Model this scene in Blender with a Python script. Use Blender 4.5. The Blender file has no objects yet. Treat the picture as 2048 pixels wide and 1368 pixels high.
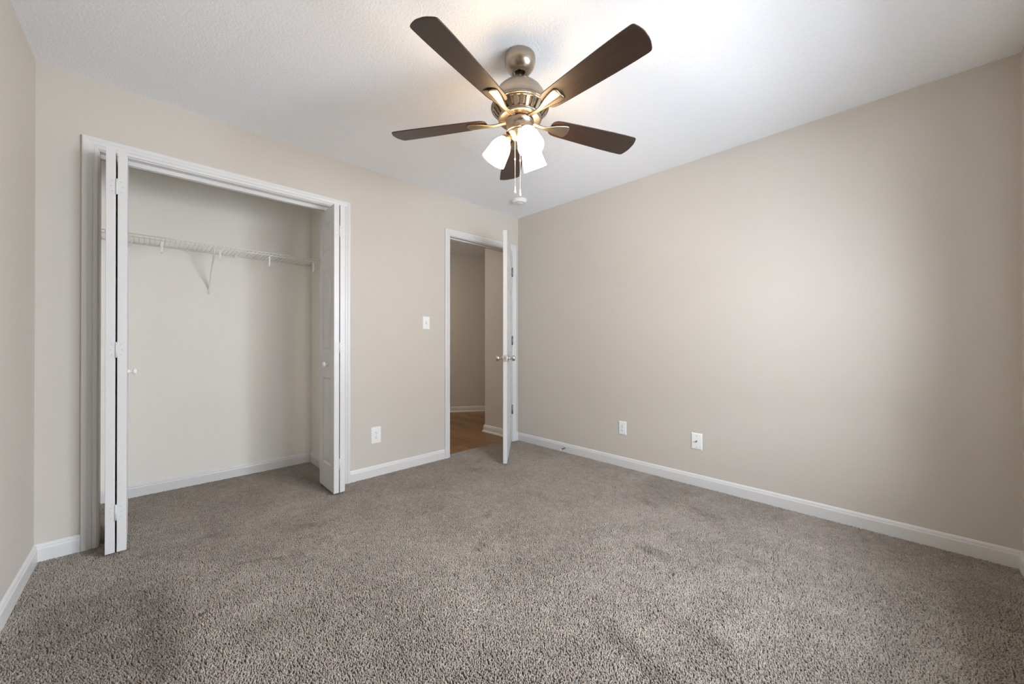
import bpy, bmesh, math, random
import numpy as np
from mathutils import Vector, Matrix
R = math.radians
C = bpy.context.scene.collection
SC = bpy.context.scene
rng = np.random.default_rng(7)

# ------------------------------------------------------------------ camera, world, lights, exposure
cd = bpy.data.cameras.new('camera')
cd.sensor_width = 36.0
cd.lens = 757.3 / 2048 * 36.0
cd.clip_start = 0.02
cam = bpy.data.objects.new('camera', cd)
C.objects.link(cam)
cam.location = (-2.974, -2.942, 1.064)
cam.rotation_euler = (R(90 + 0.165), 0, R(45.61 - 90))
SC.camera = cam

w = bpy.data.worlds.new('sky')
w.use_nodes = True
SC.world = w
w.node_tree.nodes['Background'].inputs[0].default_value = (0.75, 0.86, 1.0, 1)
w.node_tree.nodes['Background'].inputs[1].default_value = 1.0


def area_light(name, loc, rot, sx, sy, power, col):
    l = bpy.data.lights.new(name, 'AREA')
    l.shape = 'RECTANGLE'
    l.size = sx
    l.size_y = sy
    l.energy = power
    l.color = col
    o = bpy.data.objects.new(name, l)
    o.location = loc
    o.rotation_euler = rot
    C.objects.link(o)
    return o


# daylight that comes in through the window of the wall behind the camera
SKY = (0.80, 0.885, 1.0)
area_light('window_daylight', (-1.40, -4.35, 2.05), (R(68), 0, 0), 3.2, 2.2, 290, SKY)
area_light('sky_to_one_side', (0.60, -4.90, 2.20), (R(68), 0, R(38)), 2.4, 2.2, 370, SKY)
# added panels in place of ground outside, sending light up to brighten the ceiling
area_light('ground_fill', (-1.40, -6.60, -0.10), (R(112), 0, 0), 5.0, 2.2, 300, SKY)
area_light('ground_fill_side', (1.60, -6.00, -0.10), (R(112), 0, R(45)), 3.0, 2.2, 130, SKY)
area_light('ground_fill_far_side', (-4.40, -6.00, -0.10), (R(112), 0, R(-45)), 3.0, 2.2, 125, SKY)

SC.view_settings.view_transform = 'Standard'
SC.view_settings.look = 'None'
SC.view_settings.gamma = 1.0
SC.view_settings.use_curve_mapping = False
SC.view_settings.exposure = 0.52
try:
    SC.cycles.max_bounces = 12
    SC.cycles.diffuse_bounces = 8
    SC.cycles.use_denoising = True
except Exception:
    pass

LAMP_STRENGTH = 18.5
HALL_POWER = 52.0


# ------------------------------------------------------------------ materials
def mat(name, col, rough=0.5, metal=0.0, spec=0.5):
    m = bpy.data.materials.new(name)
    m.use_nodes = True
    b = m.node_tree.nodes['Principled BSDF']
    b.inputs['Base Color'].default_value = (*col, 1)
    b.inputs['Roughness'].default_value = rough
    b.inputs['Metallic'].default_value = metal
    b.inputs['Specular IOR Level'].default_value = spec
    return m


def nd(m, t, **kw):
    n = m.node_tree.nodes.new(t)
    for k, v in kw.items():
        setattr(n, k, v)
    return n


def link(m, a, b):
    m.node_tree.links.new(a, b)


def bsdf(m):
    return m.node_tree.nodes['Principled BSDF']


def add_bump(m, scale, strength, dist, detail=3.0, rough=0.6):
    tc = nd(m, 'ShaderNodeTexCoord')
    n = nd(m, 'ShaderNodeTexNoise')
    n.inputs['Scale'].default_value = scale
    n.inputs['Detail'].default_value = detail
    n.inputs['Roughness'].default_value = rough
    bp = nd(m, 'ShaderNodeBump')
    bp.inputs['Strength'].default_value = strength
    bp.inputs['Distance'].default_value = dist
    link(m, tc.outputs['Object'], n.inputs['Vector'])
    link(m, n.outputs['Fac'], bp.inputs['Height'])
    link(m, bp.outputs['Normal'], bsdf(m).inputs['Normal'])
    return n, tc


M = {}
M['wall'] = mat('beige_wall_paint', (0.605, 0.562, 0.505), 0.55, spec=0.3)
add_bump(M['wall'], 160, 0.10, 0.002)
M['closet'] = mat('off_white_closet_paint', (0.84, 0.808, 0.745), 0.6, spec=0.3)
add_bump(M['closet'], 160, 0.10, 0.002)
M['hall'] = mat('hall_wall_paint', (0.62, 0.585, 0.54), 0.6, spec=0.3)
M['ceiling'] = mat('textured_ceiling_paint', (0.925, 0.935, 0.95), 0.8, spec=0.2)
n, tc = add_bump(M['ceiling'], 95, 0.6, 0.005, 2.5, 0.55)
M['trim'] = mat('white_trim_paint', (0.715, 0.706, 0.692), 0.35)
M['door'] = mat('white_door_paint', (0.69, 0.680, 0.666), 0.38)
M['plate'] = mat('white_plastic', (0.87, 0.87, 0.86), 0.3)
M['wire'] = mat('white_vinyl_wire', (0.84, 0.82, 0.78), 0.4)
M['hinge'] = mat('aged_nickel_hinge', (0.30, 0.29, 0.27), 0.4, 1.0)
M['slot'] = mat('painted_screw_head', (0.55, 0.55, 0.54), 0.4)
M['dark'] = mat('dark_slot', (0.03, 0.03, 0.03), 0.6)
M['screw'] = mat('steel_screw', (0.55, 0.54, 0.52), 0.35, 1.0)
M['nickel'] = mat('brushed_nickel', (0.43, 0.365, 0.29), 0.30, 1.0)
M['satin'] = mat('satin_nickel_hardware', (0.60, 0.58, 0.55), 0.32, 1.0)
M['iron'] = mat('satin_blade_iron', (0.36, 0.295, 0.22), 0.40, 1.0)
M['hole_shade'] = mat('canopy_hole_shade', (0.035, 0.03, 0.026), 0.5)  # near-black colour for the shade inside the canopy opening
M['core'] = mat('dark_motor_core', (0.20, 0.15, 0.10), 0.5)
M['chain'] = mat('pull_chain_metal', (0.80, 0.74, 0.66), 0.3, 0.6)
M['sub'] = mat('carpet_backing', (0.16, 0.135, 0.115), 0.95, spec=0.05)

# walnut blades
m = M['blade'] = mat('dark_walnut_blade', (0.05, 0.026, 0.015), 0.47)
tc = nd(m, 'ShaderNodeTexCoord')
mp = nd(m, 'ShaderNodeMapping')
mp.inputs['Scale'].default_value = (2.2, 26, 26)
n = nd(m, 'ShaderNodeTexNoise')
n.inputs['Scale'].default_value = 3.0
n.inputs['Detail'].default_value = 6
n.inputs['Roughness'].default_value = 0.65
cr = nd(m, 'ShaderNodeValToRGB')
cr.color_ramp.elements[0].position = 0.3
cr.color_ramp.elements[0].color = (0.014, 0.0068, 0.0045, 1)
cr.color_ramp.elements[1].position = 0.75
cr.color_ramp.elements[1].color = (0.047, 0.020, 0.009, 1)
link(m, tc.outputs['Object'], mp.inputs['Vector'])
link(m, mp.outputs['Vector'], n.inputs['Vector'])
link(m, n.outputs['Fac'], cr.inputs['Fac'])
link(m, cr.outputs['Color'], bsdf(m).inputs['Base Color'])
bsdf(m).inputs['Specular IOR Level'].default_value = 0.5
bsdf(m).inputs['Coat Weight'].default_value = 0.35
bsdf(m).inputs['Coat Roughness'].default_value = 0.42

# lit frosted lamp glass
m = M['shade'] = mat('lit_frosted_glass', (0.9, 0.88, 0.84), 0.4)
bsdf(m).inputs['Emission Color'].default_value = (1.0, 0.69, 0.38, 1)
bsdf(m).inputs['Emission Strength'].default_value = LAMP_STRENGTH

# window glass
m = M['glass'] = bpy.data.materials.new('clear_window_glass')
m.use_nodes = True
nt = m.node_tree
nt.nodes.remove(nt.nodes['Principled BSDF'])
tr = nd(m, 'ShaderNodeBsdfTransparent')
gl = nd(m, 'ShaderNodeBsdfGlossy')
gl.inputs['Roughness'].default_value = 0.03
mx = nd(m, 'ShaderNodeMixShader')
mx.inputs[0].default_value = 0.06
link(m, tr.outputs[0], mx.inputs[1])
link(m, gl.outputs[0], mx.inputs[2])
link(m, mx.outputs[0], nt.nodes['Material Output'].inputs['Surface'])

# carpet yarn: per-tuft tint and pile marks are stored on the mesh
m = M['carpet'] = mat('taupe_carpet_yarn', (0.3, 0.26, 0.23), 0.95, spec=0.1)
at = nd(m, 'ShaderNodeAttribute', attribute_name='yarn_tint')
cr = nd(m, 'ShaderNodeValToRGB')
cr.color_ramp.elements[0].position = 0.0
cr.color_ramp.elements[0].color = (0.155, 0.134, 0.116, 1)
cr.color_ramp.elements[1].position = 1.0
cr.color_ramp.elements[1].color = (0.560, 0.498, 0.440, 1)
link(m, at.outputs['Fac'], cr.inputs['Fac'])
link(m, cr.outputs['Color'], bsdf(m).inputs['Base Color'])

# hall oak floor: boards along y
m = M['oak'] = mat('oak_floor_boards', (0.25, 0.12, 0.05), 0.35)
tc = nd(m, 'ShaderNodeTexCoord')
mp = nd(m, 'ShaderNodeMapping')
mp.inputs['Rotation'].default_value = (0, 0, R(90))
bk = nd(m, 'ShaderNodeTexBrick')
bk.offset = 0.37
bk.inputs['Color1'].default_value = (0.155, 0.068, 0.022, 1)
bk.inputs['Color2'].default_value = (0.300, 0.150, 0.058, 1)
bk.inputs['Mortar'].default_value = (0.06, 0.025, 0.01, 1)
bk.inputs['Scale'].default_value = 1.0
bk.inputs['Mortar Size'].default_value = 0.0012
bk.inputs['Bias'].default_value = 0.0
bk.inputs['Brick Width'].default_value = 0.75
bk.inputs['Row Height'].default_value = 0.083
mp2 = nd(m, 'ShaderNodeMapping')
mp2.inputs['Scale'].default_value = (40, 3, 1)
n = nd(m, 'ShaderNodeTexNoise')
n.inputs['Scale'].default_value = 2.0
n.inputs['Detail'].default_value = 5
mxc = nd(m, 'ShaderNodeMix', data_type='RGBA', blend_type='MULTIPLY')
mxc.inputs[0].default_value = 0.7
cr = nd(m, 'ShaderNodeValToRGB')
cr.color_ramp.elements[0].position = 0.25
cr.color_ramp.elements[0].color = (0.45, 0.42, 0.38, 1)
cr.color_ramp.elements[1].position = 0.7
cr.color_ramp.elements[1].color = (1.15, 1.1, 1.0, 1)
link(m, tc.outputs['Object'], mp.inputs['Vector'])
link(m, mp.outputs['Vector'], bk.inputs['Vector'])
link(m, tc.outputs['Object'], mp2.inputs['Vector'])
link(m, mp2.outputs['Vector'], n.inputs['Vector'])
link(m, n.outputs['Fac'], cr.inputs['Fac'])
link(m, bk.outputs['Color'], mxc.inputs[6])
link(m, cr.outputs['Color'], mxc.inputs[7])
link(m, mxc.outputs[2], bsdf(m).inputs['Base Color'])


# ------------------------------------------------------------------ helpers
class MB:
    """collects geometry for ONE mesh"""

    def __init__(self):
        self.v = []
        self.f = []
        self.smooth = []

    def add(self, vs, fs, smooth=False):
        k = len(self.v)
        self.v += [tuple(p) for p in vs]
        for f in fs:
            self.f.append(tuple(i + k for i in f))
            self.smooth.append(smooth)
        return self

    def box(self, a, b):
        x0, y0, z0 = a
        x1, y1, z1 = b
        vs = [(x0, y0, z0), (x1, y0, z0), (x1, y1, z0), (x0, y1, z0), (x0, y0, z1), (x1, y0, z1), (x1, y1, z1), (x0, y1, z1)]
        fs = [(0, 3, 2, 1), (4, 5, 6, 7), (0, 1, 5, 4), (1, 2, 6, 5), (2, 3, 7, 6), (3, 0, 4, 7)]
        return self.add(vs, fs)

    def prism(self, prof, p0, p1, u, vdir):
        """profile (a,b) swept from p0 to p1; a along u, b along vdir"""
        p0, p1, u, vdir = map(Vector, (p0, p1, u, vdir))
        n_ = len(prof)
        vs = [p0 + u * a + vdir * b for a, b in prof] + [p1 + u * a + vdir * b for a, b in prof]
        fs = [(i, (i + 1) % n_, n_ + (i + 1) % n_, n_ + i) for i in range(n_)]
        fs += [tuple(range(n_ - 1, -1, -1)), tuple(range(n_, 2 * n_))]
        return self.add(vs, fs)

    def lathe(self, prof, seg=48, mtx=None, smooth=True, closed=False):
        vs, fs = [], []
        n_ = len(prof)
        for i in range(seg):
            a = 2 * math.pi * i / seg
            for r, z in prof:
                vs.append(Vector((r * math.cos(a), r * math.sin(a), z)))
        for i in range(seg):
            j = (i + 1) % seg
            for k in range(n_ if closed else n_ - 1):
                l = (k + 1) % n_
                fs.append((i * n_ + k, j * n_ + k, j * n_ + l, i * n_ + l))
        if mtx is not None:
            vs = [mtx @ p for p in vs]
        return self.add(vs, fs, smooth)

    def tube(self, pts, r, seg=10, cap=True):
        pts = [Vector(p) for p in pts]
        vs, fs = [], []
        prev = None
        for i, p in enumerate(pts):
            d = (pts[min(i + 1, len(pts) - 1)] - pts[max(i - 1, 0)]).normalized()
            if prev is None:
                a = Vector((0, 0, 1)) if abs(d.z) < 0.9 else Vector((1, 0, 0))
                x = d.cross(a).normalized()
            else:
                x = (prev - d * prev.dot(d)).normalized()
            prev = x
            y = d.cross(x)
            rr = r[i] if isinstance(r, (list, tuple)) else r
            for k in range(seg):
                t = 2 * math.pi * k / seg
                vs.append(p + x * (rr * math.cos(t)) + y * (rr * math.sin(t)))
        for i in range(len(pts) - 1):
            for k in range(seg):
                l = (k + 1) % seg
                fs.append((i * seg + k, i * seg + l, (i + 1) * seg + l, (i + 1) * seg + k))
        if cap:
            fs.append(tuple(range(seg - 1, -1, -1)))
            fs.append(tuple((len(pts) - 1) * seg + k for k in range(seg)))
        return self.add(vs, fs, True)

    def build(self, name, material, parent=None, merge=True, bevel=0.0, bseg=2):
        me = bpy.data.meshes.new(name)
        me.from_pydata(self.v, [], self.f)
        me.polygons.foreach_set('use_smooth', self.smooth)
        bm = bmesh.new()
        bm.from_mesh(me)
        if merge:
            bmesh.ops.remove_doubles(bm, verts=bm.verts, dist=1e-5)
        bmesh.ops.recalc_face_normals(bm, faces=bm.faces)
        bm.to_mesh(me)
        bm.free()
        me.materials.append(material)
        o = bpy.data.objects.new(name, me)
        C.objects.link(o)
        if parent:
            o.parent = parent
        if bevel:
            md = o.modifiers.new('soft_edges', 'BEVEL')
            md.width = bevel
            md.segments = bseg
            md.limit_method = 'ANGLE'
            md.angle_limit = R(40)
        return o


def tag(o, label=None, cat=None, group=None, kind=None):
    if label:
        o['label'] = label
    if cat:
        o['category'] = cat
    if group:
        o['group'] = group
    if kind:
        o['kind'] = kind
    return o


def empty(name, loc, rz=0, label=None, cat=None, group=None, kind=None):
    o = bpy.data.objects.new(name, None)
    o.empty_display_size = 0.05
    o.location = loc
    o.rotation_euler = (0, 0, rz)
    C.objects.link(o)
    return tag(o, label, cat, group, kind)


def struct(name, mb, m, label, cat, **kw):
    return tag(mb.build(name, m, **kw), label, cat, kind='structure')


# ------------------------------------------------------------------ room dimensions (metres, corner by the door at the origin)
H = 2.44
XL, YF = -3.345, -3.350          # left wall, wall behind the camera
XLF = -3.398                     # the left wall runs slightly out of square
T = 0.115                        # wall thickness
CO = (-3.132, -1.896, 2.074)     # closet opening: left, right, head
DO = (-0.906, -0.102, 2.066)     # door opening
CL, CR, CB = -3.20, -1.876, 0.77  # closet side walls and back wall
FZ = -0.012                      # carpet backing level; pile tops reach about 0

# walls -------------------------------------------------------------
b = MB()
J = 0.018
b.box((XL - 0.15, 0, FZ), (CO[0] - J, T, H))
b.box((CO[0] - J, 0, CO[2] + J), (CO[1] + J, T, H))
b.box((CO[1] + J, 0, FZ), (DO[0] - J, T, H))
b.box((DO[0] - J, 0, DO[2] + J), (DO[1] + J, T, H))
b.box((DO[1] + J, 0, FZ), (0.12, T, H))
struct('wall_back', b, M['wall'], 'beige wall with the closet opening and the doorway', 'wall', merge=False)

b = MB()
b.box((0, YF - 0.15, FZ), (0.12, 0, H))
struct('wall_right', b, M['wall'], 'long blank beige wall with two low cover plates', 'wall')

b = MB()
vs = [(XL, 0, FZ), (XLF, YF - 0.12, FZ), (XLF - 0.12, YF - 0.12, FZ), (XL - 0.12, 0, FZ)]
vs += [(x, y, H) for x, y, z in vs]
b.add(vs, [(0, 1, 2, 3), (7, 6, 5, 4), (0, 4, 5, 1), (1, 5, 6, 2), (2, 6, 7, 3), (3, 7, 4, 0)])
struct('wall_left', b, M['wall'], 'beige wall at the closet corner, seen at a steep angle', 'wall')

WX0, WX1, WZ0, WZ1 = -1.98, -0.68, 0.70, 1.98   # window opening behind the camera
b = MB()
y0, y1 = YF - 0.12, YF
b.box((XLF, y0, FZ), (WX0, y1, H))
b.box((WX1, y0, FZ), (0, y1, H))
b.box((WX0, y0, FZ), (WX1, y1, WZ0))
b.box((WX0, y0, WZ1), (WX1, y1, H))
struct('wall_front', b, M['wall'], 'beige wall with the window, behind the viewer', 'wall', merge=False)

b = MB()
b.box((CL - 0.1, CB, FZ), (CR + 0.1, CB + 0.1, H))
struct('wall_closet_back', b, M['closet'], 'off-white back wall of the closet behind the wire shelf', 'wall')
b = MB()
b.box((CL - 0.1, T, FZ), (CL, CB, H))
struct('wall_closet_left', b, M['closet'], 'off-white closet side wall hidden by the bifold door', 'wall')
b = MB()
b.box((CR, T, FZ), (CR + 0.1, CB, H))
struct('wall_closet_right', b, M['closet'], 'off-white narrow closet side wall at the end of the wire shelf', 'wall')

# hall walls
FAR0, FAR1 = Vector((0.43, 1.905, 0)), Vector((0.885, 1.607, 0))
fd = (FAR1 - FAR0).normalized()
fn = Vector((-fd.y, fd.x, 0))
if fn.y < 0:
    fn = -fn
fa, fb = FAR0 - fd * 2.6, FAR0 + fd * 2.4
b = MB()
b.add([fa + Vector((0, 0, FZ)), fb + Vector((0, 0, FZ)), fb + fn * 0.1 + Vector((0, 0, FZ)), fa + fn * 0.1 + Vector((0, 0, FZ)),
       fa + Vector((0, 0, H)), fb + Vector((0, 0, H)), fb + fn * 0.1 + Vector((0, 0, H)), fa + fn * 0.1 + Vector((0, 0, H))],
      [(0, 1, 2, 3), (4, 5, 6, 7), (0, 1, 5, 4), (1, 2, 6, 5), (2, 3, 7, 6), (3, 0, 4, 7)])
struct('wall_hall_far', b, M['hall'], 'shadowed wall at the far end of the hall', 'wall')
HX, HY = -0.010, 0.555
b = MB()
b.box((HX, T, FZ), (2.6, HY, H))
struct('wall_hall_right', b, M['hall'], 'hall wall ending in a corner just beyond the door', 'wall', bevel=0.004)
b = MB()
b.box((CR + 0.1, CB, FZ), (CR + 0.2, 3.6, H))
struct('wall_hall_left', b, M['hall'], 'hall wall beyond the closet', 'wall')

# floor, ceiling ------------------------------------------------------
b = MB()
b.add([(XLF - 0.1, YF - 0.1, FZ), (0.1, YF - 0.1, FZ), (0.1, 0.005, FZ), (XL - 0.1, 0.005, FZ)], [(0, 1, 2, 3)])
b.add([(CL - 0.05, 0.005, FZ), (CR + 0.05, 0.005, FZ), (CR + 0.05, CB + 0.05, FZ), (CL - 0.05, CB + 0.05, FZ)], [(0, 1, 2, 3)])
b.add([(DO[0] - J, 0.005, FZ), (DO[1] + J, 0.005, FZ), (DO[1] + J, 0.072, FZ), (DO[0] - J, 0.072, FZ)], [(0, 1, 2, 3)])
struct('floor', b, M['sub'], 'floor under the taupe carpet', 'floor', merge=False)
b = MB()
b.box((-1.80, 0.072, -0.03), (2.6, 3.7, -0.004))
struct('floor_hall', b, M['oak'], 'brown oak board floor of the hall', 'floor')
b = MB()
b.box((XLF - 0.2, YF - 0.2, H), (0.2, T, H + 0.1))
struct('ceiling', b, M['ceiling'], 'white textured ceiling with the fan', 'ceiling')
b = MB()
b.box((CL - 0.1, T, H), (CR + 0.1, CB + 0.1, H + 0.1))
struct('ceiling_closet', b, M['ceiling'], 'white ceiling inside the closet', 'ceiling')
b = MB()
b.box((CR + 0.1, T, H), (2.7, 3.8, H + 0.1))
struct('ceiling_hall', b, M['ceiling'], 'shadowed white ceiling of the hall', 'ceiling')

# carpet pile -----------------------------------------------------------
def carpet():
    s = 0.0053
    regs = [(XLF, 0.0, YF, 0.0), (CO[0], CO[1], 0.0, T), (CL + 0.004, CR - 0.004, T, CB - 0.004), (DO[0], DO[1], 0.0, 0.074)]
    P = []
    for x0, x1, ya, yb in regs:
        gx, gy = np.meshgrid(np.arange(x0, x1, s), np.arange(ya, yb, s))
        g = np.stack([gx.ravel(), gy.ravel()], 1)
        P.append(g)
    P = np.concatenate(P)
    P = P + rng.uniform(-0.45, 0.45, P.shape) * s
    xl = XL + (XLF - XL) * (P[:, 1] / YF)
    P = P[(P[:, 0] > np.where(P[:, 1] < 0, xl, -9))]
    n_ = len(P)

    def noise(scale, seed):
        r = np.random.default_rng(seed)
        G = r.standard_normal((64, 64))
        q = (P + 8) / scale
        i = np.floor(q).astype(int)
        f = q - i
        f = f * f * (3 - 2 * f)
        g = lambda a, c: G[(i[:, 0] + a) % 64, (i[:, 1] + c) % 64]
        return (g(0, 0) * (1 - f[:, 0]) * (1 - f[:, 1]) + g(1, 0) * f[:, 0] * (1 - f[:, 1])
                + g(0, 1) * (1 - f[:, 0]) * f[:, 1] + g(1, 1) * f[:, 0] * f[:, 1])

    # brushed patches: where the pile lies the other way (footprints, vacuum strokes)
    brush = 0.5 * noise(0.30, 3) + 0.35 * noise(0.13, 4) + 0.25 * noise(0.05, 5)
    marks = [  # x, y, length, width, angle, amount
        (-3.00, -0.62, 0.42, 0.26, 100, 0.6), (-2.92, -0.80, 0.34, 0.15, 95, 0.6), (-2.91, -1.10, 0.40, 0.14, 88, 0.7), (-2.92, -1.36, 0.34, 0.15, 92, 0.7),
        (-3.11, -1.08, 0.95, 0.46, 90, 0.75), (-1.755, -2.27, 0.38, 0.085, 77, 0.85), (-1.52, -2.45, 0.20, 0.09, 60, 0.7), (-1.65, -2.52, 0.16, 0.06, 85, 0.65),
        (-2.555, -0.745, 0.24, 0.030, -30, 0.9), (-2.67, -0.30, 0.18, 0.06, -35, 1.0), (-2.27, -0.53, 0.14, 0.06, -20, 0.8),
        (-1.10, -2.08, 0.22, 0.08, 90, 1.2), (-0.55, -1.78, 0.20, 0.08, 70, 1.1), (-0.46, -2.10, 0.22, 0.10, 80, 0.7), (-0.40, -1.90, 0.60, 0.20, 85, 0.4),
        (-1.44, -1.16, 0.055, 0.04, 0, 1.6), (-1.40, -1.13, 0.04, 0.03, 0, 1.4), (-1.70, -1.40, 0.10, 0.045, 20, 1.2), (-0.77, -0.27, 0.18, 0.06, 30, 0.9), (-0.95, -0.45, 0.12, 0.05, 0, 0.9)]
    for mx_, my_, ln, wd, an, am in marks:
        a = R(an)
        dx, dy = P[:, 0] - mx_, P[:, 1] - my_
        u = dx * math.cos(a) + dy * math.sin(a)
        v = -dx * math.sin(a) + dy * math.cos(a)
        brush -= 1.9 * am * np.exp(-(u / ln * 2) ** 4 - (v / wd * 2) ** 4)
    clump = 0.6 * noise(0.022, 6) + 0.5 * noise(0.011, 8)
    tint = 0.50 + 0.075 * brush + 0.085 * clump + 0.055 * rng.standard_normal(n_)  # shade of the brushed pile is painted into the yarn colour
    fl = np.hypot(P[:, 0] + 2.80, P[:, 1] + 1.02) < 0.011   # one dark fleck
    tint[fl] -= 0.55
    tint = np.clip(tint, 0.0, 1.0)
    h = np.clip(0.0122 + 0.0007 * rng.standard_normal(n_) + 0.0010 * clump, 0.008, 0.016)
    ang = rng.uniform(0, 2 * np.pi, n_)
    lean = 0.0030 * rng.standard_normal((n_, 2)) + np.stack([0.0016 * brush, -0.0016 * brush], 1)
    # each tuft: a square foot, a wider belly, a blunt tip
    k = 3
    V = np.zeros((n_, k * 2 + 1, 3))
    rad = 0.0031 * rng.uniform(0.85, 1.2, n_)
    for i in range(k):
        a = ang + 2 * np.pi * i / k
        c_, s_ = np.cos(a), np.sin(a)
        V[:, i] = np.stack([P[:, 0] + 0.8 * rad * c_, P[:, 1] + 0.8 * rad * s_, np.full(n_, FZ)], 1)
        V[:, k + i] = np.stack([P[:, 0] + lean[:, 0] * 0.75 + rad * c_, P[:, 1] + lean[:, 1] * 0.75 + rad * s_, FZ + 0.72 * h], 1)
    V[:, 2 * k] = np.stack([P[:, 0] + lean[:, 0], P[:, 1] + lean[:, 1], FZ + h], 1)
    quads, tris = [], []
    for i in range(k):
        j = (i + 1) % k
        quads.append((i, j, k + j, k + i))
        tris.append((k + i, k + j, 2 * k))
    nv = 2 * k + 1
    base = (np.arange(n_) * nv)[:, None]
    Q = (base[:, :, None] + np.array(quads)[None]).reshape(-1)
    Tt = (base[:, :, None] + np.array(tris)[None]).reshape(-1)
    loops = np.concatenate([Q, Tt]).astype(np.int32)
    nq, nt_ = n_ * k, n_ * k
    starts = np.concatenate([np.arange(nq) * 4, nq * 4 + np.arange(nt_) * 3]).astype(np.int32)
    me = bpy.data.meshes.new('carpet_pile')
    me.vertices.add(n_ * nv)
    me.vertices.foreach_set('co', V.reshape(-1).astype(np.float32))
    me.loops.add(len(loops))
    me.loops.foreach_set('vertex_index', loops)
    me.polygons.add(nq + nt_)
    me.polygons.foreach_set('loop_start', starts)
    me.update(calc_edges=True)
    at = me.attributes.new('yarn_tint', 'FLOAT', 'POINT')
    at.data.foreach_set('value', np.repeat(tint, nv).astype(np.float32))
    me.materials.append(M['carpet'])
    o = bpy.data.objects.new('carpet_pile', me)
    C.objects.link(o)
    tag(o, 'taupe cut-pile carpet covering the bedroom and closet floor', 'carpet', kind='stuff')


carpet()

# baseboards ------------------------------------------------------------
BP = [(0, FZ), (0.013, FZ), (0.013, 0.058), (0.0115, 0.063), (0.0095, 0.066), (0.0095, 0.071), (0.0065, 0.078), (0.002, 0.083), (0, 0.083)]
SHOE = [(0.0, -0.004), (0.025, -0.004), (0.025, 0.004), (0.022, 0.012), (0.016, 0.016), (0.013, 0.017), (0.0, 0.017)]
UP = (0, 0, 1)


def base(mb, p0, p1, nrm, prof=BP):
    mb.prism(prof, p0, p1, nrm, UP)


CASW = 0.057
cl0, cl1 = CO[0] - 0.006 - CASW, CO[1] + 0.006 + CASW
dr0, dr1 = DO[0] - 0.006 - CASW, DO[1] + 0.006 + CASW
b = MB()
base(b, (XL, 0, 0), (cl0, 0, 0), (0, -1, 0))
struct('baseboard_back', b, M['trim'], 'short white baseboard between the left wall and the closet casing', 'baseboard', merge=False)
b = MB()
base(b, (cl1, 0, 0), (dr0, 0, 0), (0, -1, 0))
struct('baseboard_back', b, M['trim'], 'white baseboard between the closet and the doorway', 'baseboard', merge=False)
b = MB()
base(b, (dr1, 0, 0), (0, 0, 0), (0, -1, 0))
struct('baseboard_back', b, M['trim'], 'stub of white baseboard between door casing and room corner', 'baseboard', merge=False)
b = MB()
base(b, (0, 0, 0), (0, YF, 0), (-1, 0, 0))
struct('baseboard_right', b, M['trim'], 'long white baseboard under the blank beige wall', 'baseboard', merge=False)
b = MB()
base(b, (XL, 0, 0), (XLF, YF, 0), (1, 0, 0))
struct('baseboard_left', b, M['trim'], 'white baseboard along the wall at the closet corner', 'baseboard', merge=False)
b = MB()
base(b, (XLF, YF, 0), (0, YF, 0), (0, 1, 0))
struct('baseboard_front', b, M['trim'], 'white baseboard under the window wall', 'baseboard', merge=False)
b = MB()
base(b, (CL, CB, 0), (CR, CB, 0), (0, -1, 0))
base(b, (CL, T, 0), (CL, CB, 0), (1, 0, 0))
base(b, (CR, T, 0), (CR, CB, 0), (-1, 0, 0))
struct('baseboard_closet', b, M['trim'], 'white baseboard inside the closet', 'baseboard', merge=False)
b = MB()
base(b, fa, fb, -fn)
base(b, fa, fb, -fn, SHOE)
struct('baseboard_hall_far', b, M['trim'], 'white baseboard across the far end of the hall', 'baseboard', merge=False)
b = MB()
for pr in (BP, SHOE):
    e = max(p[0] for p in pr)
    n_ = len(pr)
    ring = []
    for (x, y), (ux, uy) in (((HX, T + 0.02), (-1, 0)), ((HX, HY), (-1, 1)), ((1.5, HY), (0, 1))):
        ring += [(x + ux * a, y + uy * a, z) for a, z in pr]
    fs = []
    for s_ in range(2):
        for i in range(n_):
            j = (i + 1) % n_
            fs.append((s_ * n_ + i, s_ * n_ + j, (s_ + 1) * n_ + j, (s_ + 1) * n_ + i))
    fs += [tuple(range(n_)), tuple(range(2 * n_, 3 * n_))]
    b.add(ring, fs)
struct('baseboard_hall_right', b, M['trim'], 'white baseboard with shoe moulding round the hall corner', 'baseboard', merge=False)

# casings and jambs --------------------------------------------------------
CP = [(0, 0), (0, 0.008), (0.003, 0.0105), (0.012, 0.0115), (0.014, 0.0098), (0.017, 0.0098), (0.020, 0.0128), (0.034, 0.0150),
      (0.038, 0.0172), (0.050, 0.0180), (0.055, 0.0165), (0.057, 0.012), (0.057, 0)]


def casing(name, op, y, sgn, label):
    xl, xr, zt = op[0] - 0.006, op[1] + 0.006, op[2] + 0.006
    vs, fs = [], []
    n_ = len(CP)
    for st in range(4):
        for w_, t_ in CP:
            yy = y + sgn * t_
            vs.append([(xl - w_, yy, FZ), (xl - w_, yy, zt + w_), (xr + w_, yy, zt + w_), (xr + w_, yy, FZ)][st])
    for st in range(3):
        for i in range(n_):
            j = (i + 1) % n_
            fs.append((st * n_ + i, st * n_ + j, (st + 1) * n_ + j, (st + 1) * n_ + i))
    fs += [tuple(range(n_)), tuple(range(3 * n_, 4 * n_))]
    b = MB().add(vs, fs)
    return struct(name, b, M['trim'], label, 'door casing', merge=False)


casing('trim_1', CO, 0, -1, 'white moulded casing framing the closet opening')
casing('trim_2', DO, 0, -1, 'white moulded casing framing the doorway to the hall')
casing('trim_3', DO, T, 1, 'white casing on the hall side of the doorway')


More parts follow.
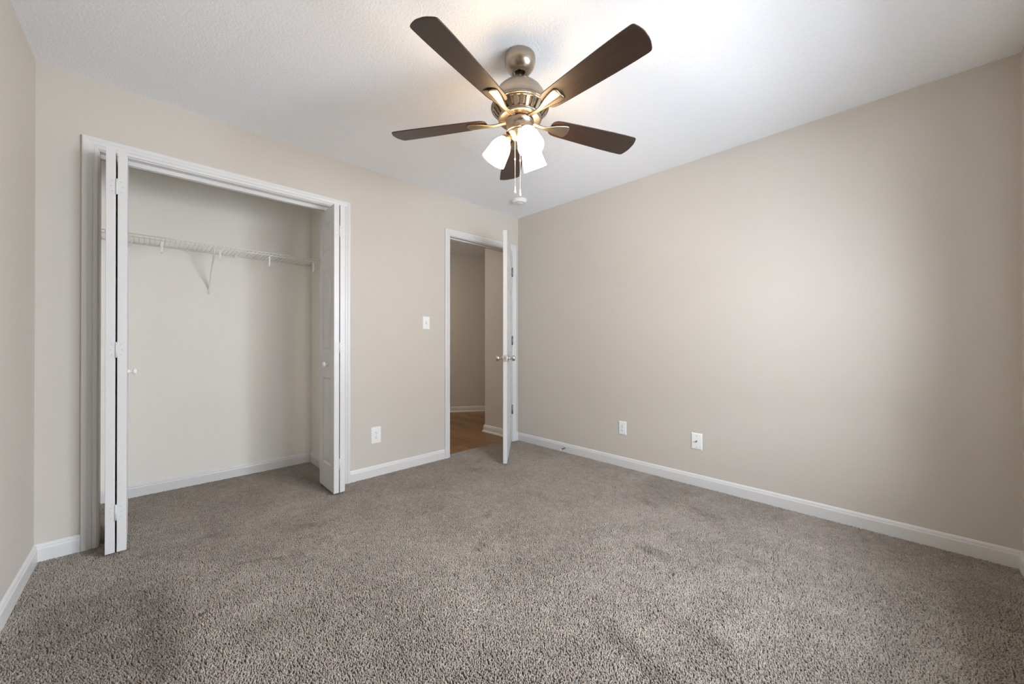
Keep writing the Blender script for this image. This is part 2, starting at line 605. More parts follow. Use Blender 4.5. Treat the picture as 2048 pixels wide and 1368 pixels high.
def jamb(name, op, label, stop):
    b = MB()
    b.box((op[0] - J, -0.001, FZ), (op[0], T + 0.001, op[2] + J))
    b.box((op[1], -0.001, FZ), (op[1] + J, T + 0.001, op[2] + J))
    b.box((op[0], -0.001, op[2]), (op[1], T + 0.001, op[2] + J))
    if stop:
        b.box((op[0], 0.040, FZ), (op[0] + 0.011, 0.075, op[2]))
        b.box((op[1] - 0.011, 0.040, FZ), (op[1], 0.075, op[2]))
        b.box((op[0] + 0.011, 0.040, op[2] - 0.011), (op[1] - 0.011, 0.075, op[2]))
    return struct(name, b, M['trim'], label, 'door jamb', merge=False, bevel=0.0015, bseg=1)


jamb('trim_4', CO, 'white jamb lining the closet opening', False)
jamb('trim_5', DO, 'white jamb with door stop lining the doorway', True)

# bifold track under the closet head
b = MB()
tp = [(-0.014, 0), (-0.014, -0.022), (-0.010, -0.024), (-0.004, -0.024), (-0.004, -0.018), (0.004, -0.018), (0.004, -0.024), (0.010, -0.024), (0.014, -0.022), (0.014, 0)]
b.prism(tp, (CO[0], 0.058, CO[2]), (CO[1], 0.058, CO[2]), (0, 1, 0), UP)
tr_ = b.build('closet_track', M['trim'], merge=False)
tag(tr_, 'white metal bifold track under the head of the closet opening', 'track', kind='structure')

# ------------------------------------------------------------------ panelled doors
def panel_leaf(wd, ht, th, cols, rows):
    """slab x 0..wd, y 0..th, z 0..ht, raised panels on both faces"""
    b = MB()
    xs = sorted({0, wd, *[c for cc in cols for c in cc]})
    zs = sorted({0, ht, *[c for rr in rows for c in rr]})
    steps = [(0.0, 0.0), (0.004, 0.0035), (0.012, 0.0065), (0.018, 0.0065), (0.032, 0.0015), (0.036, 0.001)]
    for face in (0, 1):
        Y = lambda d: d if face == 0 else th - d
        for i in range(len(xs) - 1):
            for k in range(len(zs) - 1):
                x0, x1, z0, z1 = xs[i], xs[i + 1], zs[k], zs[k + 1]
                if (x0, x1) in cols and (z0, z1) in rows:
                    rings = []
                    for o_, d in steps:
                        rings.append([(x0 + o_, Y(d), z0 + o_), (x1 - o_, Y(d), z0 + o_), (x1 - o_, Y(d), z1 - o_), (x0 + o_, Y(d), z1 - o_)])
                    vs = [p for r_ in rings for p in r_]
                    fs = []
                    for s_ in range(len(rings) - 1):
                        for q in range(4):
                            fs.append((s_ * 4 + q, s_ * 4 + (q + 1) % 4, s_ * 4 + 4 + (q + 1) % 4, s_ * 4 + 4 + q))
                    l_ = (len(rings) - 1) * 4
                    fs.append((l_, l_ + 1, l_ + 2, l_ + 3))
                    b.add(vs, fs)
                else:
                    b.add([(x0, Y(0), z0), (x1, Y(0), z0), (x1, Y(0), z1), (x0, Y(0), z1)], [(0, 1, 2, 3)])
    for i in range(len(xs) - 1):
        for z in (0, ht):
            b.add([(xs[i], 0, z), (xs[i + 1], 0, z), (xs[i + 1], th, z), (xs[i], th, z)], [(0, 1, 2, 3)])
    for k in range(len(zs) - 1):
        for x in (0, wd):
            b.add([(x, 0, zs[k]), (x, 0, zs[k + 1]), (x, th, zs[k + 1]), (x, th, zs[k])], [(0, 1, 2, 3)])
    return b


def place_leaf(mb, origin, ax, ay):
    """map leaf local x->ax, y->ay"""
    o_, ax, ay = Vector(origin), Vector(ax), Vector(ay)
    mb.v = [tuple(o_ + ax * x + ay * y + Vector((0, 0, z))) for x, y, z in mb.v]
    return mb


LW, LH, LT = 0.305, 2.022, 0.0345
LCOL = [(0.068, 0.237)]
LROW = [(0.175, 0.80), (0.985, 1.585), (1.695, 1.915)]
KN = [(0.0, 0.0), (0.012, 0.0), (0.0125, 0.002), (0.009, 0.004), (0.0065, 0.008), (0.0065, 0.014), (0.010, 0.019), (0.0155, 0.022),
      (0.0172, 0.026), (0.0165, 0.030), (0.012, 0.0335), (0.006, 0.035), (0.0001, 0.0353)]


def bifold(nm, x_lead, x_piv, side, kx, label, skew):
    """x_lead / x_piv: left faces of the lead and pivot leaf; side: way the knob points"""
    yn = -0.195
    root = empty(nm, ((x_lead + x_piv) / 2 + LT / 2, yn + LW / 2, 0.0), 0, label, 'bifold door', 'bifold closet doors', 'structure')
    o0 = root.location

    def L(p):
        return (p[0] - o0.x, p[1] - o0.y, p[2])
    for x, sk in ((x_lead, skew), (x_piv, -skew * 0.2)):
        ax = Vector((sk, 1, 0)).normalized()
        ay = Vector((1, -sk, 0)).normalized()
        lf = place_leaf(panel_leaf(LW, LH, LT, LCOL, LROW), L((x, yn, 0.015)), ax, ay)
        lo = lf.build('leaf', M['door'], root, bevel=0.0012, bseg=1)
        if x == x_lead:
            lead = lo
    mid = (min(x_lead, x_piv) + LT + max(x_lead, x_piv)) / 2
    for z in (0.215, 1.03, 1.85):
        b = MB()
        for s_ in (-1, 1):
            x0, x1 = mid + s_ * 0.003, mid + s_ * 0.028
            b.box(L((min(x0, x1), yn - 0.0016, z - 0.038)), L((max(x0, x1), yn + 0.0004, z + 0.038)))
        b.tube([L((mid, yn - 0.003, z - 0.039)), L((mid, yn - 0.003, z + 0.039))], 0.0043, 10)
        h = b.build('hinge', M['door'], root, merge=False)
        b = MB()
        for s_ in (-1, 1):
            for dz in (-0.026, 0.0, 0.026):
                b.lathe([(0.0001, 0.0009), (0.0020, 0.0007), (0.0028, 0)], 10, Matrix.Translation(L((mid + s_ * (0.016 + 0.004 * (dz == 0)), yn - 0.0016, z + dz))) @ Matrix.Rotation(R(90), 4, 'X'))
        b.build('screw', M['slot'], h)
    kb = MB().lathe(KN, 24, Matrix.Translation(L((kx, -0.072, 0.912))) @ Matrix.Rotation(R(90) * side, 4, 'Y'))
    kb.build('knob', M['plate'], root)
    return root


# left set: lead leaf on the right; right set: lead leaf on the left
bifold('door_2', -3.0605, -3.1015, 1, -3.0605 + LT, 'white folded bifold door at the closet side next to the left wall, knob edge-on', 0.0)
bifold('door_3', -2.0165, -1.9755, -1, -2.0165, 'white folded bifold door at the closet side next to the wall outlet, panels in view', 0.012)

# entry door -----------------------------------------------------------------
DW, DH, DT = 0.800, 2.040, 0.035
pin = Vector((DO[1] - 0.001, -0.004, 0.012))
ang = R(180 + 42.8)
door = empty('door_1', pin, 0, 'white six-panel door standing open into the bedroom', 'door', None, 'structure')
ax = Vector((math.cos(ang), math.sin(ang), 0))
ay = Vector((math.sin(ang), -math.cos(ang), 0))     # from the room face towards the hall face
if ay.dot(Vector((-1, 1, 0))) < 0:
    ay = -ay
dl = panel_leaf(DW, DH, DT, [(0.115, 0.365), (0.435, 0.685)], [(0.20, 0.80), (0.97, 1.56), (1.66, 1.91)])
place_leaf(dl, (0, 0, 0), ax, ay)
dl.v = [(x + ax.x * 0.004, y + ax.y * 0.004, z) for x, y, z in dl.v]
slab = dl.build('door_slab', M['door'], door, bevel=0.0015, bseg=1)
KD = [(0.0001, 0), (0.031, 0), (0.032, 0.003), (0.029, 0.007), (0.018, 0.011), (0.0125, 0.016), (0.0115, 0.026), (0.015, 0.032), (0.0215, 0.038),
      (0.0245, 0.046), (0.0245, 0.056), (0.0225, 0.064), (0.016, 0.068), (0.0001, 0.069)]
for s_, off in ((-1, 0.0), (1, DT)):
    zc = ax * (0.004 + DW - 0.062) + ay * off + Vector((0, 0, 0.918))
    zd = ay * s_
    rot = Vector((0, 0, 1)).rotation_difference(zd).to_matrix().to_4x4()
    MB().lathe(KD, 32, Matrix.Translation(zc) @ rot).build('door_knob', M['satin'], door)
b = MB()
p = ax * (0.004 + DW) + ay * (DT / 2) + Vector((0, 0, 0.918))
q = []
for sx in (0, 0.0018):
    for a_, z_ in ((-0.0125, -0.029), (0.0125, -0.029), (0.0125, 0.029), (-0.0125, 0.029)):
        q.append(p + ax * sx + ay * a_ + Vector((0, 0, z_)))
b.add(q, [(0, 1, 2, 3), (4, 5, 6, 7), (0, 1, 5, 4), (1, 2, 6, 5), (2, 3, 7, 6), (3, 0, 4, 7)])
lp = b.build('latch_plate', M['satin'], door)
b = MB()
q = []
for sx in (0.001, 0.012):
    for a_, z_ in ((-0.006, -0.010), (0.006, -0.010), (0.006, 0.010), (-0.006, 0.010)):
        q.append(p + ax * (sx if a_ < 0 or sx < 0.01 else 0.004) + ay * a_ + Vector((0, 0, z_)))
b.add(q, [(0, 1, 2, 3), (4, 5, 6, 7), (0, 1, 5, 4), (1, 2, 6, 5), (2, 3, 7, 6), (3, 0, 4, 7)])
b.build('latch_bolt', M['satin'], lp)
for z in (0.335, 1.08, 1.82):
    b = MB()
    b.tube([(0.002, -0.009, z - 0.047), (0.002, -0.009, z + 0.047)], 0.0078, 14)
    for d in (-0.048, 0.048):
        b.lathe([(0.0001, 0.003), (0.004, 0.002), (0.0055, -0.002)] if d > 0 else [(0.0001, -0.003), (0.004, -0.002), (0.0055, 0.002)], 12, Matrix.Translation((0.002, -0.009, z + d)))
    b.box((-0.0015, -0.004, z - 0.0445), (0.0009, 0.034, z + 0.0445))
    g = [ax * 0.001 + ay * a_ + Vector((0, 0, z + zz)) for a_, zz in ((-0.003, -0.0445), (0.030, -0.0445), (0.030, 0.0445), (-0.003, 0.0445))]
    g += [p_ + ax * 0.003 for p_ in g]
    b.add(g, [(0, 1, 2, 3), (4, 5, 6, 7), (0, 1, 5, 4), (1, 2, 6, 5), (2, 3, 7, 6), (3, 0, 4, 7)])
    b.build('hinge', M['hinge'], door, merge=False)

# ------------------------------------------------------------------ window behind the camera
win = empty('window_1', ((WX0 + WX1) / 2, YF, WZ0), 0, 'white double-hung window behind the viewer', 'window', None, 'structure')
o0 = win.location
b = MB()
hx = (WX1 - WX0) / 2
hz = WZ1 - WZ0
fw = 0.045
b.box((-hx, -0.10, 0), (-hx + fw, -0.03, hz))
b.box((hx - fw, -0.10, 0), (hx, -0.03, hz))
b.box((-hx, -0.10, 0), (hx, -0.03, fw))
b.box((-hx, -0.10, hz - fw), (hx, -0.03, hz))
b.box((-hx, -0.09, hz / 2 - 0.02), (hx, -0.04, hz / 2 + 0.02))
b.build('window_frame', M['trim'], win, merge=False)
b = MB()
b.box((-hx - 0.06, -0.03, -0.03), (hx + 0.06, 0.03, 0.0))
b.build('window_sill', M['trim'], win)
for z0, z1 in ((fw, hz / 2 - 0.02), (hz / 2 + 0.02, hz - fw)):
    b = MB()
    b.box((-hx + fw, -0.066, z0), (hx - fw, -0.062, z1))
    b.build('pane', M['glass'], win)

# ------------------------------------------------------------------ closet wire shelf
SZ, SY0, SY1 = 1.760, 0.462, 0.764
sh = empty('wire_shelf', ((CL + CR) / 2, CB, SZ), 0, 'white wire shelf along the back wall of the closet', 'shelf')
so = sh.location


def S(x, y, z):
    return (x - so.x, y - so.y, z - so.z)


b = MB()
for y, z, r_ in ((SY0, SZ, 0.0030), (SY0 - 0.003, SZ - 0.019, 0.0032), (SY1 - 0.004, SZ - 0.003, 0.0036)):
    b.tube([S(CL + 0.004, y, z), S(CR - 0.004, y, z)], r_, 8)
b.build('shelf_rail', M['wire'], sh, merge=False)
b = MB()
nx = int((CR - CL - 0.02) / 0.0254)
for i in range(nx + 1):
    x = CL + 0.012 + i * 0.0254
    b.tube([S(x, SY1, SZ), S(x, SY0 + 0.004, SZ + 0.001), S(x, SY0 - 0.004, SZ - 0.003), S(x, SY0 - 0.005, SZ - 0.021)], 0.0015, 6)
b.build('shelf_wires', M['wire'], sh, merge=False)
for x in (-2.878, -2.572, -2.267, -1.953):
    b = MB()
    b.tube([S(x, SY0 + 0.004, SZ + 0.003), S(x, SY0 + 0.004, SZ - 0.030)], 0.0024, 8)
    pr = [(0.000, -0.028), (0.008, -0.028), (0.008, -0.055), (0.012, -0.072), (0.018, -0.082), (0.025, -0.086), (0.024, -0.101),
          (0.013, -0.101), (0.004, -0.092), (-0.002, -0.070)]
    b.prism(pr, S(x - 0.005, SY0 - 0.002, SZ), S(x + 0.005, SY0 - 0.002, SZ), (0, 1, 0), UP)
    b.build('rod_hook', M['wire'], sh, merge=False)
for x in (-3.028, -2.735, -2.442, -2.132):
    b = MB()
    b.box(S(x - 0.008, SY1 - 0.010, SZ - 0.016), S(x + 0.008, CB, SZ + 0.006))
    b.tube([S(x, SY1 - 0.012, SZ - 0.004), S(x, CB, SZ - 0.004)], 0.007, 10)
    b.build('wall_clip', M['wire'], sh, merge=False)
b = MB()
b.tube([S(-2.600, SY0 + 0.004, SZ - 0.005), S(-2.600, SY0 + 0.012, SZ - 0.022), S(-2.603, CB - 0.004, 1.475), S(-2.603, CB - 0.0035, 1.440)], 0.0055, 8)
b.box(S(-2.613, CB - 0.004, 1.428), S(-2.593, CB, 1.480))
br = b.build('support_brace', M['wire'], sh, merge=False)
MB().lathe([(0.0001, 0.003), (0.003, 0.0025), (0.0045, 0)], 12, Matrix.Translation(S(-2.603, CB - 0.004, 1.452)) @ Matrix.Rotation(R(90), 4, 'X')).build('screw', M['plate'], br)
for x0, x1 in ((CL, CL + 0.012), (CR - 0.012, CR)):
    b = MB()
    b.box(S(x0, SY0 - 0.012, SZ - 0.030), S(x1, SY0 + 0.016, SZ + 0.006))
    b.build('end_bracket', M['wire'], sh, bevel=0.002)

# ------------------------------------------------------------------ wall plates
def plate_frame(origin, right, nrm):
    """returns a matrix: local x along right, y up, z out of the wall"""
    r_, n__, u_ = Vector(right), Vector(nrm), Vector((0, 0, 1))
    m_ = Matrix(((r_.x, u_.x, n__.x, 0), (r_.y, u_.y, n__.y, 0), (r_.z, u_.z, n__.z, 0), (0, 0, 0, 1)))
    return m_


def plate_body(wd, ht, hole=None):
    b = MB()
    rings = [(0, 0.0), (0, 0.0025), (0.0025, 0.0052), (0.007, 0.006)]
    vs, fs = [], []
    for o_, z in rings:
        x, y = wd / 2 - o_, ht / 2 - o_
        vs += [(-x, -y, z), (x, -y, z), (x, y, z), (-x, y, z)]
    for s_ in range(len(rings) - 1):
        for q in range(4):
            fs.append((s_ * 4 + q, s_ * 4 + (q + 1) % 4, s_ * 4 + 4 + (q + 1) % 4, s_ * 4 + 4 + q))
    k = (len(rings) - 1) * 4
    fs += [(k, k + 1, k + 2, k + 3), (3, 2, 1, 0)]
    return b.add(vs, fs)


def screw_mb(y, x=0):
    b = MB().lathe([(0.0001, 0.0074), (0.0022, 0.0072), (0.0034, 0.006)], 14, Matrix.Translation((x, y, 0)))
    return b


def put(root, mtx, mb, name, material, parent=None, **kw):
    o = mb.build(name, material, root if parent is None else parent, **kw)
    return o


def wall_root(name, loc, right, nrm, label, cat, group=None):
    e = empty(name, loc, 0, label, cat, group)
    m_ = plate_frame(loc, right, nrm)
    e.matrix_world = Matrix.Translation(loc) @ m_
    return e


def outlet(loc, right, nrm, label, wd, ht):
    e = wall_root('wall_outlet', loc, right, nrm, label, 'outlet', 'wall outlets')
    put(e, None, plate_body(wd, ht), 'cover_plate', M['plate'])
    for s_ in (-1, 1):
        b = MB()
        pts = []
        for i in range(28):
            a = 2 * math.pi * i / 28
            pts.append((max(-0.0145, min(0.0145, 0.0172 * math.cos(a))), 0.0195 * s_ + 0.0142 * math.sin(a)))
        n_ = len(pts)
        vs = [(x, y, 0.005) for x, y in pts] + [(x * 0.97, (y - 0.0195 * s_) * 0.97 + 0.0195 * s_, 0.0078) for x, y in pts]
        b.add(vs, [(i, (i + 1) % n_, n_ + (i + 1) % n_, n_ + i) for i in range(n_)] + [tuple(range(n_, 2 * n_))])
        rc = put(e, None, b, 'receptacle', M['plate'])
        b = MB()
        cy = 0.0195 * s_
        b.box((-0.0075, cy - 0.0005, 0.0076), (-0.0052, cy + 0.0078, 0.0081))
        b.box((0.0052, cy + 0.0005, 0.0076), (0.0072, cy + 0.0070, 0.0081))
        b.lathe([(0.0001, 0.0081), (0.0026, 0.0081), (0.0026, 0.0076)], 12, Matrix.Translation((0, cy - 0.0068, 0)))
        put(e, None, b, 'socket_slots', M['dark'], rc, merge=False)
    put(e, None, screw_mb(0), 'screw', M['screw'])
    return e


outlet((-1.624, 0, 0.325), (1, 0, 0), (0, -1, 0), 'white wall outlet between the closet and the doorway', 0.080, 0.130)
outlet((0, -1.2715, 0.331), (0, -1, 0), (-1, 0, 0), 'white wall outlet on the long blank wall, beside the cable jack', 0.070, 0.114)

e = wall_root('light_switch', (-1.163, 0, 1.243), (1, 0, 0), (0, -1, 0), 'white toggle light switch on the wall beside the doorway', 'light switch')
put(e, None, plate_body(0.068, 0.114), 'cover_plate', M['plate'])
b = MB()
b.box((-0.006, -0.0125, 0.0055), (0.006, 0.0125, 0.0066))
fr = put(e, None, b, 'toggle_slot', mat('grey_slot', (0.5, 0.5, 0.5), 0.5))
b = MB()
b.add([(-0.0045, -0.010, 0.006), (0.0045, -0.010, 0.006), (0.0045, 0.006, 0.006), (-0.0045, 0.006, 0.006), (-0.0038, -0.0115, 0.0165), (0.0038, -0.0115, 0.0165), (0.0038, -0.004, 0.0175), (-0.0038, -0.004, 0.0175)],
      [(0, 3, 2, 1), (4, 5, 6, 7), (0, 1, 5, 4), (1, 2, 6, 5), (2, 3, 7, 6), (3, 0, 4, 7)])
put(e, None, b, 'toggle', M['plate'], bevel=0.001)
for y in (-0.030, 0.030):
    put(e, None, screw_mb(y), 'screw', M['plate'])

e = wall_root('cable_jack', (0, -1.883, 0.330), (0, -1, 0), (-1, 0, 0), 'white cable jack plate with centre connector on the long blank wall', 'cable jack')
put(e, None, plate_body(0.076, 0.120), 'cover_plate', M['plate'])
b = MB()
b.lathe([(0.0075, 0.0055), (0.0075, 0.009), (0.0050, 0.009), (0.0050, 0.017), (0.0001, 0.017)], 6, smooth=False)
put(e, None, b, 'connector', M['screw'])
for y in (-0.042, 0.042):
    put(e, None, screw_mb(y), 'screw', M['screw'])

# spring door stop on the baseboard ------------------------------------------------
e = empty('door_stop', (-0.013, -0.655, 0.040), 0, 'spring door stop with white tip on the baseboard near the open door', 'door stop')
e.matrix_world = Matrix.Translation((-0.013, -0.655, 0.040)) @ Matrix.Rotation(R(-90), 4, 'Y') @ Matrix.Rotation(R(-6), 4, 'Y')
MB().lathe([(0.0001, -0.002), (0.0105, -0.002), (0.0105, 0.002), (0.007, 0.005), (0.0045, 0.007), (0.0001, 0.007)], 20).build('mounting_base', M['satin'], e)
pts = []
for i in range(15 * 12 + 1):
    a = 2 * math.pi * i / 12
    t_ = i / (15 * 12)
    rr = 0.0058 - 0.0012 * t_
    pts.append((rr * math.cos(a), rr * math.sin(a), 0.005 + 0.055 * t_))
MB().tube(pts, 0.0011, 6).build('spring', M['hinge'], e)
MB().lathe([(0.0001, 0.058), (0.0062, 0.058), (0.0075, 0.061), (0.0075, 0.068), (0.005, 0.072), (0.0001, 0.073)], 20).build('rubber_tip', M['plate'], e)

# smoke detector ---------------------------------------------------------------
e = empty('smoke_detector', (-0.375, -0.388, H), 0, 'round white smoke detector on the ceiling beyond the fan', 'smoke detector')
MB().lathe([(0.0001, -0.001), (0.070, 0.0), (0.072, -0.004), (0.072, -0.010), (0.068, -0.013), (0.0001, -0.013)], 48).build('mounting_plate', M['plate'], e)
MB().lathe([(0.064, -0.011), (0.066, -0.018), (0.064, -0.026), (0.056, -0.031), (0.045, -0.033), (0.044, -0.0315), (0.038, -0.0315), (0.037, -0.034), (0.0001, -0.036)], 48).build('cover', M['plate'], e)
MB().lathe([(0.0001, -0.0375), (0.006, -0.0370), (0.007, -0.034)], 16, Matrix.Translation((-0.02, -0.02, 0))).build('test_button', M['plate'], e)

# ------------------------------------------------------------------ ceiling fan
FX, FY = -1.678, -1.672
fan = empty('ceiling_fan', (FX, FY, H), 0, 'brushed nickel ceiling fan with five dark wood blades and three lit shades', 'ceiling fan')


def Z(p):
    return [(r, z - H) for r, z in p]


MB().lathe(Z([(0.0001, 2.439), (0.070, 2.4395), (0.0735, 2.436), (0.0745, 2.427), (0.0748, 2.416), (0.0735, 2.404), (0.0695, 2.391), (0.0630, 2.379), (0.0540, 2.369),
              (0.0440, 2.362), (0.0350, 2.3585), (0.0290, 2.3580), (0.0262, 2.360), (0.0257, 2.374)]), 64).build('canopy', M['nickel'], fan)
MB().lathe(Z([(0.0001, 2.374), (0.0260, 2.374)]), 32).build('canopy_shade_disc', M['hole_shade'], fan)  # flat disc that paints the dark of the canopy opening
MB().lathe(Z([(0.0001, 2.385), (0.0115, 2.380), (0.0115, 2.300), (0.0001, 2.300)]), 24).build('downrod', M['nickel'], fan)
MB().lathe(Z([(0.0130, 2.322), (0.020, 2.320), (0.022, 2.312), (0.034, 2.309), (0.060, 2.303), (0.085, 2.290), (0.105, 2.271), (0.120, 2.247), (0.129, 2.220),
              (0.1325, 2.194), (0.137, 2.191), (0.139, 2.187), (0.137, 2.183), (0.133, 2.182), (0.120, 2.182)]), 72).build('motor_housing', M['nickel'], fan)
MB().lathe(Z([(0.122, 2.184), (0.118, 2.175), (0.090, 2.136), (0.0001, 2.134)]), 48).build('motor_core', M['core'], fan)
# vent grille: bands and ribs with open slots
b = MB()
ro, zo, ri, zi = 0.1325, 2.183, 0.098, 2.136


def cone(t, off=0.0):
    return (ro + (ri - ro) * t + off, zo + (zi - zo) * t - H - off * 0.5)


for t0, t1 in ((0.0, 0.16), (0.82, 1.0)):
    p0, p1 = cone(t0), cone(t1)
    q0, q1 = cone(t0, -0.005), cone(t1, -0.005)
    b.lathe([p0, p1, q1, q0], 96, closed=True)
nsl = 26
for i in range(nsl):
    a0 = 2 * math.pi * (i + 0.5) / nsl
    for (da0, da1) in ((-0.062, 0.062),):
        vs = []
        for t in (0.15, 0.5, 0.83):
            for off in (0.0015, -0.005):
                rr, zz = cone(t, off)
                for da in (da0, da1):
                    vs.append((rr * math.cos(a0 + da), rr * math.sin(a0 + da), zz))
        fs = []
        for s_ in range(2):
            k = s_ * 4
            for u_, v_ in ((0, 1), (1, 3), (3, 2), (2, 0)):
                fs.append((k + u_, k + v_, k + 4 + v_, k + 4 + u_))
        fs += [(0, 1, 3, 2), (8, 9, 11, 10)]
        b.add(vs, fs)
b.build('vent_grille', M['nickel'], fan, merge=False)
MB().lathe(Z([(0.102, 2.138), (0.104, 2.134), (0.102, 2.130), (0.094, 2.128), (0.0001, 2.128)]), 64).build('lower_motor_ring', M['nickel'], fan)
MB().lathe(Z([(0.0001, 2.131), (0.056, 2.131), (0.060, 2.129), (0.060, 2.123), (0.0001, 2.122)]), 48).build('flywheel', M['nickel'], fan)
MB().lathe(Z([(0.0001, 2.1245), (0.0625, 2.1245), (0.0665, 2.123), (0.0675, 2.120), (0.0665, 2.1165), (0.0640, 2.115), (0.0635, 2.080), (0.0655, 2.077), (0.0660, 2.072), (0.063, 2.069), (0.0001, 2.069)]), 64).build('switch_housing', M['nickel'], fan)
b = MB()
cxd = Vector((math.cos(R(232)), math.sin(R(232)), 0))
cxt = Vector((-cxd.y, cxd.x, 0))
q = []
for r_ in (0.060, 0.0648):
    for a_, z_ in ((-0.005, -0.003), (0.005, -0.003), (0.005, 0.003), (-0.005, 0.003)):
        q.append(cxd * r_ + cxt * a_ + Vector((0, 0, 2.104 + z_ - H)))
b.add(q, [(0, 1, 2, 3), (4, 5, 6, 7), (0, 1, 5, 4), (1, 2, 6, 5), (2, 3, 7, 6), (3, 0, 4, 7)])
b.build('reverse_switch', M['dark'], fan)
MB().lathe(Z([(0.0001, 2.070), (0.060, 2.070), (0.058, 2.065), (0.050, 2.057), (0.042, 2.050), (0.037, 2.044), (0.030, 2.038), (0.020, 2.034), (0.012, 2.031), (0.008, 2.026), (0.0001, 2.025)]), 48).build('light_fitter', M['nickel'], fan)

# blades: outline (r, half width)
OUT = [(0.165, 0.020), (0.168, 0.032), (0.176, 0.042), (0.190, 0.049), (0.215, 0.053), (0.30, 0.058), (0.40, 0.063), (0.50, 0.0675), (0.58, 0.0695),
       (0.632, 0.0692), (0.641, 0.0680), (0.646, 0.0655), (0.650, 0.0600), (0.656, 0.045), (0.6605, 0.030), (0.663, 0.015)]
PITCH = R(12)
BZ = 2.134 - H


def blade_mesh():
    b = MB()
    pts = [(r, -0.95 * w_) for r, w_ in OUT] + [(r, 0.95 * w_) for r, w_ in reversed(OUT)]
    n_ = len(pts)
    th = 0.0055
    mt = Matrix.Rotation(-PITCH, 4, 'X')
    vs = [mt @ Vector((r, s_, 0)) for r, s_ in pts] + [mt @ Vector((r, s_, th)) for r, s_ in pts]
    b.add(vs, [tuple(range(n_)), tuple(range(2 * n_ - 1, n_ - 1, -1))] + [(i, (i + 1) % n_, n_ + (i + 1) % n_, n_ + i) for i in range(n_)])
    return b


IR = [(0.045, 0.014, -0.0095), (0.068, 0.012, -0.0098), (0.095, 0.0100, -0.0120), (0.120, 0.0095, -0.0145), (0.145, 0.0120, -0.0145), (0.165, 0.0175, -0.0125), (0.185, 0.0240, -0.0100), (0.210, 0.0305, -0.0085),
      (0.232, 0.0350, -0.0075), (0.245, 0.0365, -0.0072), (0.253, 0.0345, -0.0070), (0.259, 0.0290, -0.0068), (0.262, 0.0200, -0.0066)]


def iron_mesh():
    b = MB()
    ss = [-1, -0.8, -0.4, -0.12, 0, 0.12, 0.4, 0.8, 1]
    dz = [0.0025, 0.0012, -0.0004, -0.0020, -0.0048, -0.0020, -0.0004, 0.0012, 0.0025]
    vs, fs = [], []
    n_ = len(ss)
    for r, w_, z in IR:
        k = max(0, min(1, (r - 0.10) / 0.08))
        mt = Matrix.Rotation(-PITCH * k, 4, 'X')
        g = max(0.3, min(1, w_ / 0.02))
        for s_, d in zip(ss, dz):
            vs.append(mt @ Vector((r, s_ * w_, z + d * g)))
        for s_, d in zip(ss, dz):
            vs.append(mt @ Vector((r, s_ * w_, min(z + 0.0065, z + 0.0065 if k < 1 else -0.0004))))
    m_ = 2 * n_
    for i in range(len(IR) - 1):
        for k in range(n_ - 1):
            fs.append((i * m_ + k, i * m_ + k + 1, (i + 1) * m_ + k + 1, (i + 1) * m_ + k))
            fs.append((i * m_ + n_ + k, (i + 1) * m_ + n_ + k, (i + 1) * m_ + n_ + k + 1, i * m_ + n_ + k + 1))
        for k in (0, n_ - 1):
            fs.append((i * m_ + k, (i + 1) * m_ + k, (i + 1) * m_ + n_ + k, i * m_ + n_ + k))
    L_ = (len(IR) - 1) * m_
    for o_ in (0, L_):
        for k in range(n_ - 1):
            fs.append((o_ + k, o_ + k + 1, o_ + n_ + k + 1, o_ + n_ + k))
    return b.add(vs, fs, True)


bl0 = blade_mesh().build('fan_blade', M['blade'], fan, bevel=0.0015)
ir0 = iron_mesh().build('blade_iron', M['iron'], fan)
for i in range(5):
    a = R(194.26 + 72 * i)
    for src in (bl0, ir0):
        o = src if i == 0 else src.copy()
        if i:
            C.objects.link(o)
            o.parent = fan
        o.location = (0, 0, BZ)
        o.rotation_euler = (0, 0, a)

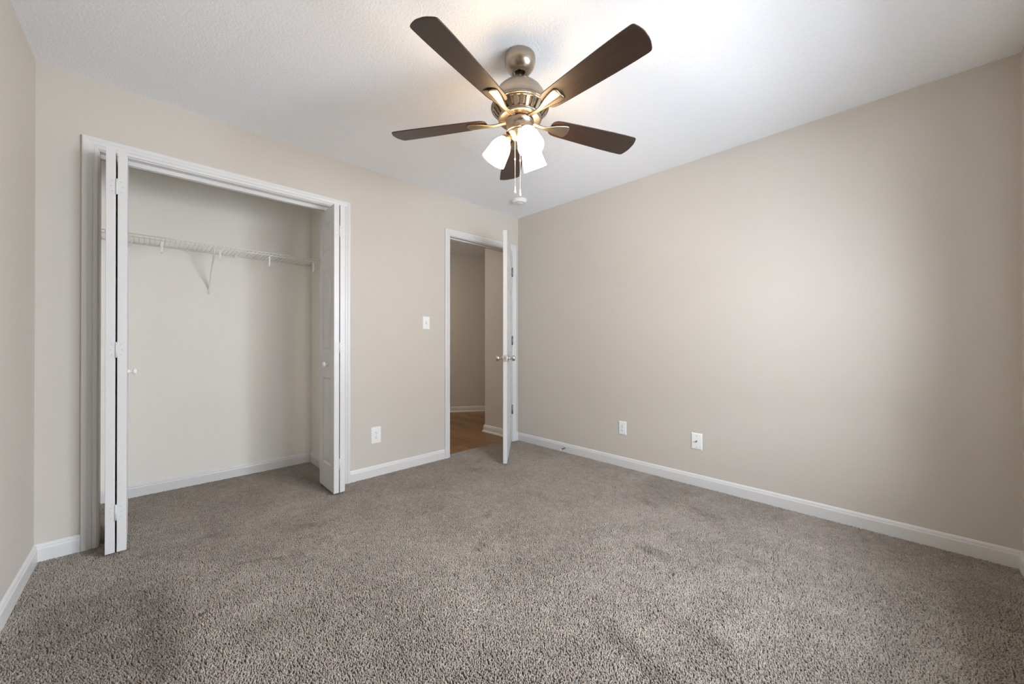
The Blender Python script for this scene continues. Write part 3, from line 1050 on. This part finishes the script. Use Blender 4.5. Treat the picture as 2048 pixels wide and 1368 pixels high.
# lamp arms, sockets, shades
SP = [(0.0215, 0.0), (0.024, 0.004), (0.029, 0.012), (0.0375, 0.024), (0.0445, 0.038), (0.0490, 0.054), (0.0520, 0.072), (0.0545, 0.090), (0.0570, 0.108), (0.0595, 0.124)]
SHP = SP + [(r - 0.003, z) for r, z in reversed(SP)]
for i, az in enumerate((247, 127, 7)):
    d = Vector((math.cos(R(az)), math.sin(R(az)), 0))
    tilt = R(31)
    axd = (d * math.sin(tilt) - Vector((0, 0, 1)) * math.cos(tilt)).normalized()
    neck = d * 0.066 + Vector((0, 0, 2.052 - H))
    rot = Vector((0, 0, 1)).rotation_difference(axd).to_matrix().to_4x4()
    mt = Matrix.Translation(neck) @ rot
    b = MB()
    b.tube([d * 0.028 + Vector((0, 0, 2.050 - H)), d * 0.044 + Vector((0, 0, 2.060 - H)), d * 0.056 + Vector((0, 0, 2.061 - H)), neck - axd * 0.008], 0.0085, 12)
    arm = b.build('lamp_arm', M['nickel'], fan)
    cup = MB().lathe([(0.0001, -0.016), (0.016, -0.016), (0.021, -0.012), (0.0245, -0.002), (0.0255, 0.009), (0.0235, 0.009), (0.0001, 0.004)], 32, mt).build('socket_cup', M['nickel'], arm)
    MB().lathe(SHP, 40, mt, closed=True).build('lamp_shade', M['shade'], fan)

# pull chains
for (dx, ztop, zend) in ((-0.023, 2.075, 1.775), (0.0015, 2.045, 1.765)):
    rt = Vector((0.7146, -0.6995, 0))
    fw_ = Vector((-0.6995, -0.7146, 0))
    p = rt * dx + fw_ * (0.022 if dx < 0 else 0.012)
    b = MB()
    b.tube([p + Vector((0, 0, ztop - H)), p + Vector((0, 0, zend + 0.03 - H))], 0.0006, 6)
    z = ztop
    while z > zend + 0.03:
        b.lathe([(0.0001, 0.0014), (0.0011, 0.0007), (0.0011, -0.0007), (0.0001, -0.0014)], 6, Matrix.Translation(p + Vector((0, 0, z - H))))
        z -= 0.0042
    ch = b.build('pull_chain', M['chain'], fan, merge=False)
    zc = 1.935 - H
    MB().lathe([(0.0001, 0.006), (0.003, 0.004), (0.0035, 0.0), (0.003, -0.004), (0.0001, -0.006)], 12, Matrix.Translation(p + Vector((0, 0, zc)))).build('chain_connector', M['chain'], ch)
    ze = zend - H
    MB().lathe([(0.0001, 0.032), (0.0022, 0.031), (0.003, 0.026), (0.0028, 0.022), (0.0040, 0.012), (0.0052, 0.004), (0.0050, 0.0), (0.0001, -0.001)], 14, Matrix.Translation(p + Vector((0, 0, ze)))).build('chain_pull', M['plate'], ch)

# ------------------------------------------------------------------ added lamp to light the hall, unseen left of the doorway
e = empty('added_hall_lamp', (-1.15, 1.75, H), 0, 'added flush hall light, unseen beyond the closet', 'ceiling light')
MB().lathe([(0.0001, 0), (0.15, 0), (0.155, -0.006), (0.15, -0.02), (0.135, -0.024)], 40).build('lamp_base', M['nickel'], e)
m = M['hall_glass'] = mat('added_hall_globe', (0.9, 0.88, 0.84), 0.4)
bsdf(m).inputs['Emission Color'].default_value = (1.0, 0.95, 0.86, 1)
bsdf(m).inputs['Emission Strength'].default_value = HALL_POWER
MB().lathe([(0.136, -0.02), (0.132, -0.045), (0.112, -0.070), (0.075, -0.088), (0.03, -0.096), (0.0001, -0.097)], 40).build('globe', M['hall_glass'], e)
